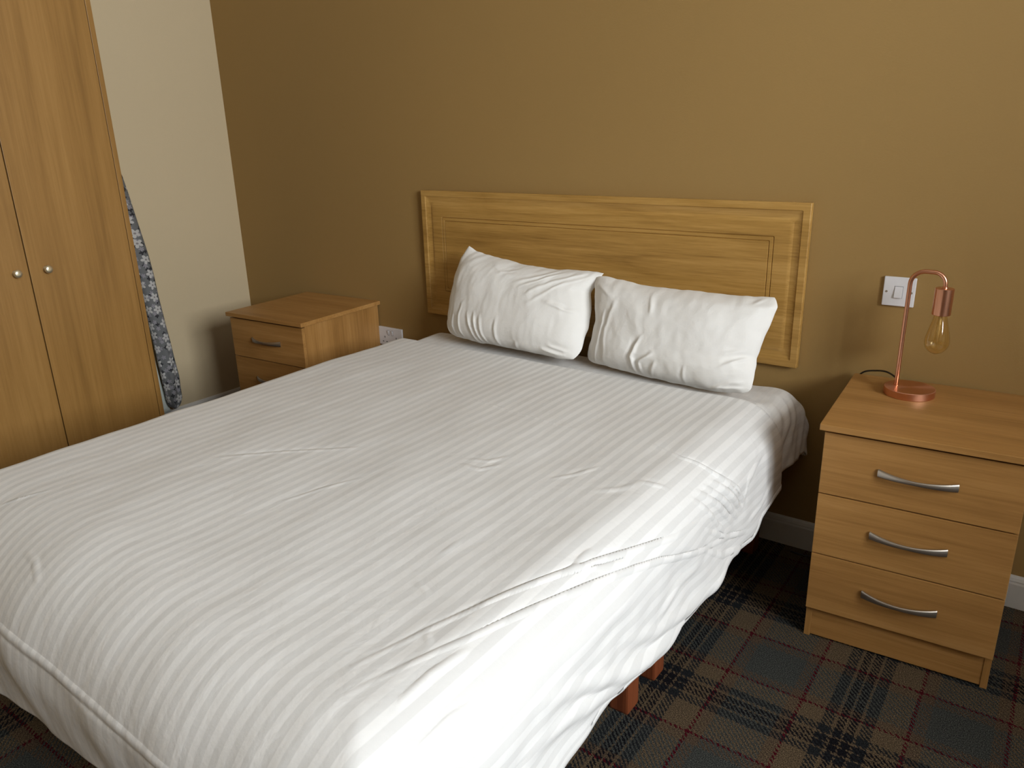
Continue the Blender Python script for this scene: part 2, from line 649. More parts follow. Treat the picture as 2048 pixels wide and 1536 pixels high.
for a, b, ky in ((ys[2], ys[1] - 0.0022, -1.2265), (ys[4], ys[3], -1.3285)):
    d = wbox((WX - 0.0185, a + 0.0008, 0.085), (WX, b, WH - 0.023)).build('door', M['ward'], ward, bevel=0.0009)
    prof = [(0.0, 0.0), (0.0105, 0.0), (0.0105, 0.002), (0.0055, 0.0035), (0.0048, 0.009), (0.0065, 0.0125), (0.0125, 0.0155),
            (0.0145, 0.0195), (0.0135, 0.0235), (0.0095, 0.0262), (0.004, 0.0273), (0.0, 0.0275)]
    k = MB().lathe(prof, (0, 0, 0), 28, 'x').build('knob', M['knob'], d, smooth=True)
    k.location = (WX - ox, ky - oy, 0.966)
    k['label'] = 'small round satin brass knob'

# ------------------------------------------------------------------ curtain between wardrobe and wall
ct_r = [(-0.614, 1.245), (-0.598, 1.157), (-0.585, 1.068), (-0.571, 0.976), (-0.557, 0.882), (-0.55, 0.799), (-0.545, 0.691),
        (-0.537, 0.592), (-0.529, 0.491), (-0.522, 0.388), (-0.514, 0.283), (-0.516, 0.179), (-0.530, 0.140), (-0.556, 0.124)]
ct_l = [(-0.80, 1.245), (-0.78, 1.157), (-0.75, 1.068), (-0.71, 0.976), (-0.665, 0.882), (-0.632, 0.799), (-0.620, 0.691),
        (-0.613, 0.592), (-0.606, 0.491), (-0.602, 0.388), (-0.597, 0.283), (-0.590, 0.179), (-0.583, 0.140), (-0.566, 0.124)]
ct_r = [(-0.80, 2.12), (-0.76, 1.90), (-0.72, 1.65), (-0.68, 1.42)] + ct_r
ct_l = [(-1.05, 2.12), (-1.02, 1.90), (-0.95, 1.65), (-0.87, 1.42)] + ct_l


def curtain():
    v, f, uv = [], [], []
    xc = XL + 0.062
    nz, na = 150, 48
    zr = np.array([p[1] for p in ct_r][::-1])
    yr = np.array([p[0] for p in ct_r][::-1])
    zl = np.array([p[1] for p in ct_l][::-1])
    yl = np.array([p[0] for p in ct_l][::-1])
    zs = np.linspace(2.12, 0.124, nz)
    for i, z in enumerate(zs):
        a, b = np.interp(z, zl, yl), np.interp(z, zr, yr)
        c, h = (a + b) / 2, (b - a) / 2
        d = min(0.034, 0.014 + h * 0.6)
        for k in range(na):
            t = 2 * PI * k / na
            low = max(0.0, min(1.0, (0.55 - z) / 0.25))
            wob = 1 + (0.05 + 0.10 * low) * math.sin(5 * t + z * (4 + 16 * low)) + 0.05 * low * math.sin(9 * t - z * 31)
            v.append((xc + d * math.sin(t) * wob, c + h * math.cos(t) * (1 + 0.25 * (wob - 1)), z))
            uv.append((t / (2 * PI) * 0.26, z))
    for i in range(nz - 1):
        for k in range(na):
            k2 = (k + 1) % na
            f.append((i * na + k, i * na + k2, (i + 1) * na + k2, (i + 1) * na + k))
    f.append(tuple(range(na)))
    f.append(tuple((nz - 1) * na + k for k in range(na)))
    return v, f, uv


cv, cf, cuv = curtain()
cur = empty('curtain', (XL + 0.085, -0.7, 0.15))
tag(cur, 'grey floral curtain gathered on the beige wall, poking out behind the wardrobe', 'curtain')
off = np.array([XL + 0.085, -0.7, 0.15])
cl = obj('curtain_cloth', np.array(cv) - off, cf, M['floral'], cur, smooth=True, uv=cuv)
# pale lining hanging behind it, closer to the wall
lv, lf = [], []
lp = [(-0.90, 2.10, 0), (-0.86, 1.5, 0), (-0.80, 1.0, 0), (-0.72, 0.70, 0), (-0.645, 0.54, 0), (-0.628, 0.45, 0), (-0.622, 0.35, 0),
      (-0.614, 0.25, 0), (-0.600, 0.16, 0), (-0.588, 0.10, 0)]
zz = np.linspace(2.10, 0.10, 70)
ly_ = np.interp(zz, [p[1] for p in lp][::-1], [p[0] for p in lp][::-1])
nl = 26
for i, z in enumerate(zz):
    for k in range(nl):
        t = 2 * PI * k / nl
        lv.append((XL + 0.022 + 0.012 * math.sin(t) * (1 + 0.3 * math.sin(3 * t + z * 9)), ly_[i] + 0.030 * math.cos(t), z))
for i in range(len(zz) - 1):
    for k in range(nl):
        k2 = (k + 1) % nl
        lf.append((i * nl + k, i * nl + k2, (i + 1) * nl + k2, (i + 1) * nl + k))
lf.append(tuple(range(nl)))
lf.append(tuple((len(zz) - 1) * nl + k for k in range(nl)))
ll = obj('curtain_lining', np.array(lv) - off, lf, M['lining'], cur, smooth=True)
ll['label'] = 'pale greenish lining'

# ------------------------------------------------------------------ headboard
HX0, HX1, HZ0, HZ1 = -1.130, 0.4516, 0.6426, 1.164
hbd = empty('headboard', ((HX0 + HX1) / 2, -0.003, 0))
tag(hbd, 'wide oak-effect headboard with routed panel grooves on the brown wall', 'headboard')
hcx = hbd.location.x


def headboard_panel():
    # (inset, front depth, corner radius)
    prof = [(0.0, 0.0, 0.001), (0.0, 0.0205, 0.001), (0.0015, 0.022, 0.001), (0.022, 0.022, 0.004), (0.0245, 0.0195, 0.005),
            (0.034, 0.0155, 0.010), (0.048, 0.0150, 0.014), (0.054, 0.0175, 0.014), (0.060, 0.0182, 0.012), (0.1045, 0.0182, 0.003), (0.1065, 0.0142, 0.005),
            (0.1085, 0.0182, 0.004), (0.1185, 0.0182, 0.002), (0.1205, 0.0145, 0.002), (0.1225, 0.0182, 0.001)]
    v, f = [], []
    nc = 6
    for d, y, rc in prof:
        x0, x1, z0_, z1_ = HX0 + d, HX1 - d, HZ0 + d, HZ1 - d
        for (cx, cz, a0) in ((x1 - rc, z1_ - rc, 0), (x0 + rc, z1_ - rc, 90), (x0 + rc, z0_ + rc, 180), (x1 - rc, z0_ + rc, 270)):
            for k in range(nc):
                a = math.radians(a0 + 90 * k / (nc - 1))
                v.append((cx + rc * math.cos(a) - hcx, -y - 0.0, cz + rc * math.sin(a)))
    n = 4 * nc
    for i in range(len(prof) - 1):
        for k in range(n):
            k2 = (k + 1) % n
            f.append((i * n + k, i * n + k2, (i + 1) * n + k2, (i + 1) * n + k))
    f.append(tuple(range(n)))
    f.append(tuple((len(prof) - 1) * n + k for k in range(n)))
    return v, f


hv, hf = headboard_panel()
auto_smooth(obj('headboard_panel', hv, hf, M['head'], hbd), 0.35)
for sx_ in (-0.82, 0.08):
    MB().box((sx_ - hcx, -0.0145, 0.0), (sx_ + 0.06 - hcx, 0.0, HZ0 + 0.0)).build('strut', M['leg'], hbd, bevel=0.001)

# ------------------------------------------------------------------ bed frame and mattress
BX0, BX1, BY0, BY1 = -1.06, 0.44, -1.90, -0.055
bed = empty('bed', ((BX0 + BX1) / 2, (BY0 + BY1) / 2, 0))
tag(bed, 'double bed base on short reddish brown wooden legs under the white bedding', 'bed')
bx, by = bed.location.x, bed.location.y


def bbox(a, b):
    return MB().box((a[0] - bx, a[1] - by, a[2]), (b[0] - bx, b[1] - by, b[2]))


for xa_ in (BX0 + 0.01, BX1 - 0.035):
    bbox((xa_, BY0 + 0.01, 0.20), (xa_ + 0.025, BY1 - 0.01, 0.325)).build('side_rail', M['leg'], bed, bevel=0.002)
for ya_ in (BY0 + 0.01, BY1 - 0.035):
    bbox((BX0 + 0.036, ya_, 0.20), (BX1 - 0.036, ya_ + 0.025, 0.325)).build('end_rail', M['leg'], bed, bevel=0.002)
bbox((BX0 + 0.036, BY0 + 0.036, 0.30), (BX1 - 0.036, BY1 - 0.036, 0.32)).build('slat_deck', M['leg'], bed)
for lx_ in (BX0 + 0.012, 0.345):
    for ly__ in (BY0 + 0.02, -1.055, -0.905, BY1 - 0.09):
        bbox((lx_, ly__, 0.0), (lx_ + 0.055, ly__ + 0.06, 0.199)).build('leg', M['leg'], bed, bevel=0.006)


def rounded_slab(x0, x1, y0, y1, z0, z1, rc, re):
    v, f = [], []
    rings = [(re, z0), (re * 0.3, z0 + re * 0.3), (0, z0 + re), (0, z1 - re), (re * 0.3, z1 - re * 0.3), (re, z1)]
    nc = 8
    for ins, z in rings:
        for (cx, cy, a0) in ((x1 - rc, y1 - rc, 0), (x0 + rc, y1 - rc, 90), (x0 + rc, y0 + rc, 180), (x1 - rc, y0 + rc, 270)):
            for k in range(nc):
                a = math.radians(a0 + 90 * k / (nc - 1))
                v.append((cx + (rc - ins) * math.cos(a), cy + (rc - ins) * math.sin(a), z))
    n = 4 * nc
    for i in range(len(rings) - 1):
        for k in range(n):
            k2 = (k + 1) % n
            f.append((i * n + k, i * n + k2, (i + 1) * n + k2, (i + 1) * n + k))
    f.append(tuple(range(n)))
    f.append(tuple((len(rings) - 1) * n + k for k in range(n)))
    return v, f


mv, mf = rounded_slab(BX0, BX1, BY0, BY1, 0.327, 0.560, 0.08, 0.035)
mat_o = obj('mattress', mv, mf, M['ticking'], None, smooth=True)
tag(mat_o, 'thick mattress on the bed base wrapped by the sheet and duvet', 'mattress')


# ------------------------------------------------------------------ cloth
def fbm(X, Y, freq, seed, octaves=3, ax=1.0, ay=1.0):
    """smooth band-limited ripples from summed random plane waves"""
    rs = np.random.RandomState(seed)
    out = np.zeros_like(X)
    amp = 1.0
    for o_ in range(octaves):
        for _ in range(7):
            a = rs.uniform(0, 2 * PI)
            k = freq * rs.uniform(0.7, 1.4) * 2 * PI
            out += amp * np.sin(k * (math.cos(a) * X * ax + math.sin(a) * Y * ay) + rs.uniform(0, 2 * PI)) / 3.7
        amp *= 0.5
        freq *= 2.0
    return out


def ridge(X, Y, pts, w, h, skew=0.0):
    """raised crease along a polyline; skew puts a dip on one side"""
    best = np.full(X.shape, 1e9)
    sgn = np.zeros_like(X)
    par = np.zeros_like(X)
    P = np.array(pts, float)
    seg = np.hypot(*(P[1:] - P[:-1]).T)
    tot = seg.sum()
    acc = 0.0
    for i in range(len(P) - 1):
        a, b = P[i], P[i + 1]
        d = b - a
        t = np.clip(((X - a[0]) * d[0] + (Y - a[1]) * d[1]) / (d @ d), 0, 1)
        dx, dy = X - a[0] - t * d[0], Y - a[1] - t * d[1]
        q = np.hypot(dx, dy)
        m = q < best
        best = np.where(m, q, best)
        sgn = np.where(m, np.sign(d[0] * dy - d[1] * dx), sgn)
        par = np.where(m, (acc + t * seg[i]) / tot, par)
        acc += seg[i]
    taper = np.clip(np.sin(PI * np.clip(par, 0.02, 0.98)), 0, 1) ** 0.6
    r = h * np.exp(-(best / w) ** 2) * taper
    if skew:
        s = sgn * best
        r += skew * h * np.exp(-((s - 2.2 * w) / (1.6 * w)) ** 2) * taper
    return r


def grid_obj(name, P, UV, mat, parent=None, thick=0.0):
    ny, nx = P.shape[:2]
    idx = np.arange(ny * nx).reshape(ny, nx)
    F = np.stack([idx[:-1, :-1], idx[:-1, 1:], idx[1:, 1:], idx[1:, :-1]], -1).reshape(-1, 4)
    me = bpy.data.meshes.new(name)
    me.from_pydata(P.reshape(-1, 3).tolist(), [], F.tolist())
    me.update()
    lay = me.uv_layers.new(name='UVMap')
    vi = np.empty(len(me.loops), dtype=np.int32)
    me.loops.foreach_get('vertex_index', vi)
    lay.data.foreach_set('uv', UV.reshape(-1, 2)[vi].astype(np.float32).ravel())
    me.polygons.foreach_set('use_smooth', [True] * len(me.polygons))
    me.materials.append(mat)
    o = bpy.data.objects.new(name, me)
    COL.objects.link(o)
    if parent is not None:
        o.parent = parent
    if thick:
        md = o.modifiers.new('thickness', 'SOLIDIFY')
        md.thickness = thick
        md.offset = -1
    return o


def normals(P):
    du = np.gradient(P, axis=1)
    dv = np.gradient(P, axis=0)
    n = np.cross(du, dv)
    return n / (np.linalg.norm(n, axis=2, keepdims=True) + 1e-12)


#DUVET-BEGIN
DZT = 0.600                      # duvet top
LXS, LR = -1.005, 0.075          # left bend start, radius
RXS, RR = 0.370, 0.130           # right bend start, radius
FYE = -2.03                     # plane the foot falls in
SIL_Y = [-2.3, -1.5, -1.3, -1.05, -0.87, -0.74, -0.56, -0.48, -0.38, -0.24, 0.0]
SIL_Z = [0.26, 0.255, 0.262, 0.243, 0.236, 0.262, 0.285, 0.318, 0.330, 0.345, 0.36]


def fall(a, r, flare=0.0):
    """arc length a past the bend start -> (outward, down)"""
    q = r * PI / 2
    o = np.where(a <= 0, a, np.where(a < q, r * np.sin(np.clip(a, 0, q) / r), r + flare * (a - q)))
    d = np.where(a <= 0, 0.0, np.where(a < q, r * (1 - np.cos(np.clip(a, 0, q) / r)), r + (a - q)))
    return o, d


def duvet_base(nx=620, ny=640):
    q = RR * PI / 2
    n1, n2 = int(nx * 0.14), int(nx * 0.58)
    n3 = nx - n1 - n2
    xa = np.linspace(LXS - 0.34, LXS - 0.0, n1, endpoint=False)
    xm = np.linspace(LXS, RXS, n2, endpoint=False)
    un = np.linspace(0, 1, n3)
    m0, m2 = 14, 170                              # rows of the head roll and of the foot
    m1 = ny - m0 - m2
    Yr = np.concatenate([np.linspace(-0.283, -0.315, m0, endpoint=False), np.linspace(-0.315, -1.75, m1), np.linspace(-1.75, -2.35, m2)])
    Yc = np.maximum(Yr, -1.9)
    sil = np.interp(Yc, SIL_Y, SIL_Z)
    band = np.interp(Yc, [-2.0, -0.9, -0.7, -0.55, 0], [0.055, 0.055, 0.05, 0.015, 0.012])
    hang = (DZT - RR) - (sil + band)
    Lmain = q + hang
    XX = np.zeros((ny, nx))
    XX[:, :n1] = xa
    XX[:, n1:n1 + n2] = xm
    fb = 0.86
    for j in range(ny):
        XX[j, n1 + n2:] = RXS + np.where(un < fb, un / fb * Lmain[j], Lmain[j] + (un - fb) / (1 - fb) * (band[j] * 1.15))
    sl = np.repeat((RXS + Lmain)[:, None], nx, 1)
    # foot bend: wide and early on the left, tighter on the right
    fys = np.interp(XX, [-1.2, -0.9, 0.5], [-1.755, -1.755, -1.875])
    fr = fys - FYE
    zseam, zbot = 0.468, np.interp(XX, [-1.0, -0.6, -0.2, 0.4], [0.19, 0.235, 0.295, 0.30])
    fs = fys - fr * PI / 2 - (DZT - fr - zseam)          # flat y of the foot seam
    fe = fs - (zseam - zbot)
    YY = np.zeros((ny, nx))
    YY[:m0 + m1] = Yr[:m0 + m1, None]
    t = np.linspace(0, 1, m2 + 1)[1:, None]
    y0 = Yr[m0 + m1 - 1]
    YY[m0 + m1:] = np.where(t < 0.65, y0 + (fs[m0 + m1:] - y0) * t / 0.65, fs[m0 + m1:] + (fe - fs)[m0 + m1:] * (t - 0.65) / 0.35)
    # across
    ol, dl = fall(-(XX - LXS), LR, 0.02)
    orr, dr = fall(XX - RXS, RR, 0.03)
    x = np.where(XX < LXS, LXS - ol, np.where(XX > RXS, RXS + orr, XX))
    over = np.clip(XX - sl, 0, None)
    x = x - over * 0.62
    dz = np.where(XX < LXS, dl, 0) + np.where(XX > RXS, dr, 0) - over * 0.25
    # along, towards the foot
    of, df = fall(-(YY - fys), fr, 0.0)
    y = np.where(YY < fys, fys - of, YY)
    overf = np.clip(fs - YY, 0, None)
    y = y + np.clip(overf - 0.02, 0, 1) * 0.12
    df = np.where(YY < fys, df, 0)
    z = DZT - (np.abs(dz) ** 4 + np.abs(df) ** 4) ** 0.25        # both falls share one hem at the corners
    z = np.maximum(z, 0.03)
    P = np.stack([x, y, z], -1)
    return P, XX, YY, sl, fs
#DUVET-END


def make_duvet():
    P, X, Y, sl, fs = duvet_base()
    N = normals(P)
    if N[300, 300, 2] < 0:
        N = -N
    D = np.zeros_like(X)
    D -= 0.013 * (np.clip(Y + 0.315, 0, 0.032) / 0.032) ** 2
    D += 0.0035 * fbm(X, Y, 1.6, 3, 2)
    D += 0.0008 * fbm(X, Y, 7.0, 5, 2, 1.0, 0.7)
    # loose folds on the right fall
    hang = np.clip((X - 0.45) / 0.12, 0, 1)
    D += hang * 0.0055 * fbm(X * 1.0 - Y * 0.75, Y * 0.35, 3.2, 11, 2)
    D += hang * 0.0018 * fbm(X + Y * 0.8, Y * 0.3, 6.5, 21, 2)
    for pts, w, h, sk in DUVET_RIDGES:
        D += ridge(X, Y, pts, w, h, sk)
    # seam piping along the foot and the right side
    D += 0.0030 * np.exp(-((Y - fs) / 0.004) ** 2) - 0.004 * np.clip((fs - 0.004 - Y) / 0.01, 0, 1)
    D += 0.0030 * np.exp(-((X - sl) / 0.0035) ** 2)
    under = np.clip((fs - Y) / 0.02, 0, 1)
    D += under * 0.006 * fbm(X * 0.9 + Y * 0.6, Y * 0.4, 3.5, 31, 2)
    P = P + N * D[..., None]
    UV = np.stack([X, Y], -1)
    return grid_obj('duvet', P, UV, M['duvet'], None, 0.010)


DUVET_RIDGES = [
    ([(0.301, -1.82), (0.336, -1.677), (0.38, -1.536), (0.428, -1.375), (0.472, -1.214), (0.519, -1.034), (0.539, -0.883)], 0.0036, 0.0034, -0.4),
    ([(0.343, -1.861), (0.366, -1.778), (0.402, -1.659), (0.438, -1.501), (0.493, -1.264), (0.536, -1.113), (0.621, -0.886), (0.694, -0.627)], 0.0036, 0.0032, -0.5),
    ([(0.411, -1.834), (0.409, -1.756), (0.416, -1.677)], 0.005, 0.0035, -0.2),
    ([(0.476, -1.862), (0.474, -1.787), (0.484, -1.7)], 0.005, 0.0035, -0.2),
    ([(0.44, -1.349), (0.463, -1.305), (0.489, -1.223)], 0.005, 0.003, -0.2),
    ([(0.428, -1.375), (0.425, -1.293)], 0.005, 0.003, -0.2),
    ([(0.336, -1.684), (0.366, -1.706)], 0.005, 0.002, 0),
    ([(-0.434, -0.728), (-0.308, -0.738), (-0.105, -0.766), (0.029, -0.779), (0.159, -0.782)], 0.004, 0.0022, -0.3),
    ([(0.297, -0.763), (0.395, -0.791), (0.467, -0.76), (0.53, -0.706), (0.591, -0.646)], 0.004, 0.004, -0.5),
    ([(-0.741, -0.697), (-0.603, -0.709)], 0.003, 0.002, 0),
    ([(-0.603, -1.45), (-0.503, -1.337), (-0.434, -1.277), (-0.335, -1.195)], 0.006, 0.0022, -0.9),
    ([(-0.848, -1.868), (-0.81, -1.823), (-0.779, -1.774)], 0.002, 0.003, 0),
    ([(0.48, -0.864), (0.559, -0.772), (0.638, -0.69)], 0.006, 0.005, -0.4),
    ([(0.483, -0.823), (0.558, -0.741), (0.635, -0.662)], 0.005, 0.005, -0.4),
    ([(0.486, -0.782), (0.561, -0.7), (0.625, -0.634)], 0.005, 0.005, -0.4),
    ([(0.485, -0.898), (0.563, -0.823), (0.654, -0.731)], 0.005, 0.004, -0.4),
    ([(0.491, -0.734), (0.553, -0.668), (0.612, -0.615)], 0.004, 0.004, -0.4),
    ([(0.623, -0.886), (0.699, -0.763), (0.733, -0.646)], 0.005, 0.004, -0.4),
    ([(0.638, -0.911), (0.637, -1.04), (0.654, -1.144)], 0.01, 0.006, -0.4),
    ([(0.567, -0.889), (0.661, -0.731), (0.711, -0.58)], 0.004, 0.003, -0.4),
    ([(0.731, -0.665), (0.747, -0.823), (0.73, -0.98), (0.679, -1.167), (0.621, -1.302)], 0.014, 0.009, -0.5),
    ([(0.747, -1.047), (0.727, -1.192), (0.683, -1.324), (0.61, -1.476), (0.562, -1.589)], 0.016, 0.01, -0.5),
    ([(0.736, -1.195), (0.726, -1.305), (0.679, -1.425), (0.647, -1.529), (0.627, -1.64)], 0.015, 0.009, -0.5),
    ([(0.751, -0.943), (0.741, -1.066), (0.707, -1.261), (0.688, -1.387)], 0.012, 0.007, -0.5),
    ([(0.535, -1.23), (0.541, -1.378), (0.533, -1.498)], 0.014, 0.004, -0.5),
    ([(0.526, -0.457), (0.555, -0.593), (0.614, -0.627)], 0.006, 0.004, -0.3),
    ([(0.641, -0.378), (0.67, -0.501), (0.679, -0.583)], 0.006, 0.005, -0.3),
    ([(-0.262, -1.51), (-0.235, -1.416), (-0.193, -1.327)], 0.004, 0.0018, -0.4),
    ([(-0.044, -1.132), (0.018, -1.129), (0.044, -1.081)], 0.006, 0.0025, -0.3),
    ([(-0.051, -1.1), (0.006, -1.081), (0.033, -1.025)], 0.006, 0.002, -0.3),
    ([(0.217, -1.58), (0.247, -1.589), (0.27, -1.602)], 0.005, 0.0015, 0),
    ([(0.198, -1.488), (0.198, -1.457), (0.194, -1.422)], 0.005, 0.0015, 0),
    ([(0.19, -1.078), (0.228, -1.025), (0.255, -0.955)], 0.005, 0.002, -0.3),
    ([(0.373, -0.98), (0.4, -0.971), (0.428, -0.949)], 0.006, 0.0025, -0.3),
    ([(0.373, -0.996), (0.355, -1.037), (0.313, -1.078)], 0.008, 0.002, -0.3),
    ([(-0.595, -1.918), (-0.538, -1.925), (-0.473, -1.952)], 0.006, 0.002, -0.3),
]
duvet = make_duvet()
tag(duvet, 'white duvet in striped satin cover spread over the bed, hanging off its sides', 'duvet')


def make_sheet():
    nx, ny = 260, 110
    XX, YY = np.meshgrid(np.linspace(-1.20, 0.66, nx), np.linspace(0.10, -0.52, ny))
    SZ = 0.578
    xs = np.interp(YY, [-0.52, -0.30, -0.20, 0.1], [0.385, 0.385, 0.425, 0.425])
    r = 0.08
    orr, dr = fall(XX - xs, r, 0.05)
    ol, dl = fall(-(XX + 1.0), 0.07, 0.0)
    x = np.where(XX > xs, xs + orr, np.where(XX < -1.0, -1.0 - ol, XX))
    oh, dh = fall(YY + 0.085, 0.045, 0.0)
    y = np.where(YY > -0.085, -0.085 + oh, YY)
    z = SZ - np.where(XX > xs, dr, 0) - np.where(XX < -1.0, dl, 0) - np.where(YY > -0.085, dh, 0)
    z = np.maximum(z, 0.36)
    P = np.stack([x, y, z], -1)
    N = normals(P)
    if N[60, 100, 2] < 0:
        N = -N
    D = 0.0012 * fbm(XX, YY, 5, 41, 2)
    pl = np.clip((XX - 0.34) / 0.14, 0, 1) * np.clip((YY + 0.30) / 0.06, 0, 1)
    D += pl * 0.009 * fbm(XX * 0.25, YY + XX * 0.55, 8.0, 9, 2)
    P = P + N * D[..., None]
    return grid_obj('bed_sheet', P, np.stack([XX, YY], -1), M['sheet'], None, 0.003)


sheet = make_sheet()
tag(sheet, 'white striped sheet over the head end of the mattress, below the pillows', 'sheet')

# ------------------------------------------------------------------ pillows
PIL = {'left': {'b': [[-0.902, -0.17, 0.617], [-0.846, -0.186, 0.613], [-0.754, -0.202, 0.611], [-0.576, -0.218, 0.614], [-0.401, -0.234, 0.615], [-0.239, -0.25, 0.614]], 't': [[-0.821, -0.1, 0.967], [-0.785, -0.1, 0.946], [-0.687, -0.1, 0.93], [-0.535, -0.1, 0.909], [-0.42, -0.1, 0.905], [-0.303, -0.1, 0.911], [-0.211, -0.1, 0.91]], 'l': [[-0.902, -0.17, 0.617], [-0.902, -0.156, 0.666], [-0.885, -0.142, 0.748], [-0.87, -0.128, 0.842], [-0.848, -0.114, 0.918], [-0.821, -0.1, 0.967]], 'r': [[-0.239, -0.25, 0.614], [-0.236, -0.22, 0.652], [-0.226, -0.19, 0.72], [-0.232, -0.16, 0.785], [-0.249, -0.13, 0.84], [-0.211, -0.1, 0.91]]}, 'right': {'b': [[-0.241, -0.19, 0.603], [-0.11, -0.202, 0.6], [0.03, -0.214, 0.595], [0.125, -0.226, 0.594], [0.25, -0.238, 0.593], [0.387, -0.25, 0.608]], 't': [[-0.235, -0.12, 0.899], [-0.193, -0.12, 0.903], [-0.106, -0.12, 0.891], [-0.01, -0.12, 0.88], [0.159, -0.12, 0.883], [0.282, -0.12, 0.881], [0.398, -0.12, 0.891]], 'l': [[-0.241, -0.19, 0.603], [-0.218, -0.176, 0.68], [-0.208, -0.162, 0.75], [-0.218, -0.148, 0.818], [-0.233, -0.134, 0.868], [-0.235, -0.12, 0.899]], 'r': [[0.387, -0.25, 0.608], [0.385, -0.224, 0.681], [0.378, -0.198, 0.713], [0.396, -0.172, 0.797], [0.414, -0.146, 0.864], [0.398, -0.12, 0.891]]}}


def curve_at(pts, u):
    P = np.array(pts, float)
    s = np.concatenate([[0], np.cumsum(np.linalg.norm(P[1:] - P[:-1], axis=1))])
    s /= s[-1]
    k = 9                      # light smoothing of the polyline
    uu = np.linspace(0, 1, 201)
    Q = np.stack([np.interp(uu, s, P[:, i]) for i in range(3)], -1)
    for _ in range(k):
        Q[1:-1] = (Q[:-2] + 2 * Q[1:-1] + Q[2:]) / 4
    return np.stack([np.interp(u, uu, Q[:, i]) for i in range(3)], -1)


def make_pillow(key, thick, ridges, seed):
    e = PIL[key]
    nu, nv = 230, 140
    # cosine spacing keeps the rim round
    u = (1 - np.cos(np.linspace(0, PI, nu))) / 2
    v = (1 - np.cos(np.linspace(0, PI, nv))) / 2
    A_, B_ = np.meshgrid(2 * u - 1, 2 * v - 1)
    tip = 1 - 0.85 * (B_ > 0) if key == 'left' else 1 - 0.5 * (B_ > 0)
    U = (A_ * (1 - 0.045 * tip * np.abs(B_) ** 12) + 1) / 2
    V = (B_ * (1 - 0.06 * tip * np.abs(A_) ** 12) + 1) / 2
    c00, c10, c01, c11 = [np.array(x, float) for x in (e['b'][0], e['b'][-1], e['t'][0], e['t'][-1])]
    B, T_, L_, R_ = curve_at(e['b'], U.ravel()).reshape(nv, nu, 3), curve_at(e['t'], U.ravel()).reshape(nv, nu, 3), curve_at(e['l'], V.ravel()).reshape(nv, nu, 3), curve_at(e['r'], V.ravel()).reshape(nv, nu, 3)
    S = ((1 - V)[..., None] * B + V[..., None] * T_ + (1 - U)[..., None] * L_ + U[..., None] * R_
         - ((1 - U) * (1 - V))[..., None] * c00 - (U * (1 - V))[..., None] * c10 - ((1 - U) * V)[..., None] * c01 - (U * V)[..., None] * c11)
    S[..., 2] += 0.0018 * fbm(X := U * 0.66, V * 0.33, 9.0, seed + 9, 2)
    S[..., 0] += 0.0018 * fbm(X, V * 0.33, 11.0, seed + 13, 2)
    nrm = np.cross(c10 - c00, c01 - c00)
    nrm /= np.linalg.norm(nrm)
    if nrm[1] > 0:
        nrm = -nrm                   # towards the room
    a, b = A_, B_
    rim = np.clip((1 - a ** 2), 0, 1) ** 0.5 * np.clip((1 - b ** 2), 0, 1) ** 0.5
    env = (np.clip(1 - np.abs(a) ** 3.2, 0, 1) ** 0.62) * (np.clip(1 - np.abs(b) ** 2.8, 0, 1) ** 0.62)
    Wd, Hd = 0.66, 0.33
    X, Y = U * Wd, V * Hd
    wr = np.zeros_like(X)
    for pts, w, h in ridges:
        wr += ridge(X, Y, [(p[0] * Wd, p[1] * Hd) for p in pts], w, h, -0.5)
    wr += 0.0020 * fbm(X, Y, 4.5, seed, 2) + 0.0009 * fbm(X, Y * 0.5, 14.0, seed + 5, 2)
    wr *= np.clip(rim * 4, 0, 1)
    front = S + nrm * (env * thick * 0.58 + wr)[..., None]
    back = S - nrm * (env * thick * 0.36 + 0.4 * wr)[..., None]
    bv = list(front.reshape(-1, 3))
    n = nu * nv
    idx = np.arange(n).reshape(nv, nu)
    inner = np.zeros((nv, nu), bool)
    inner[1:-1, 1:-1] = True
    bmap = np.where(inner, 0, idx)
    k = n
    bl = []
    for j in range(1, nv - 1):
        for i in range(1, nu - 1):
            bmap[j, i] = k
            k += 1
            bl.append(back[j, i])
    verts = np.concatenate([front.reshape(-1, 3), np.array(bl)])
    F = [(idx[j, i], idx[j, i + 1], idx[j + 1, i + 1], idx[j + 1, i]) for j in range(nv - 1) for i in range(nu - 1)]
    F += [(bmap[j, i], bmap[j + 1, i], bmap[j + 1, i + 1], bmap[j, i + 1]) for j in range(nv - 1) for i in range(nu - 1)]
    F = [tuple(int(q) for q in f_) for f_ in F]
    uvf = np.stack([X, Y], -1).reshape(-1, 2)
    uvb = np.stack([X, Y], -1)[1:-1, 1:-1].reshape(-1, 2)
    c = (c00 + c10) / 2
    o = obj('pillow', verts - c, F, M['pillow'], None, smooth=True, uv=np.concatenate([uvf, uvb]))
    o.location = c
    return o


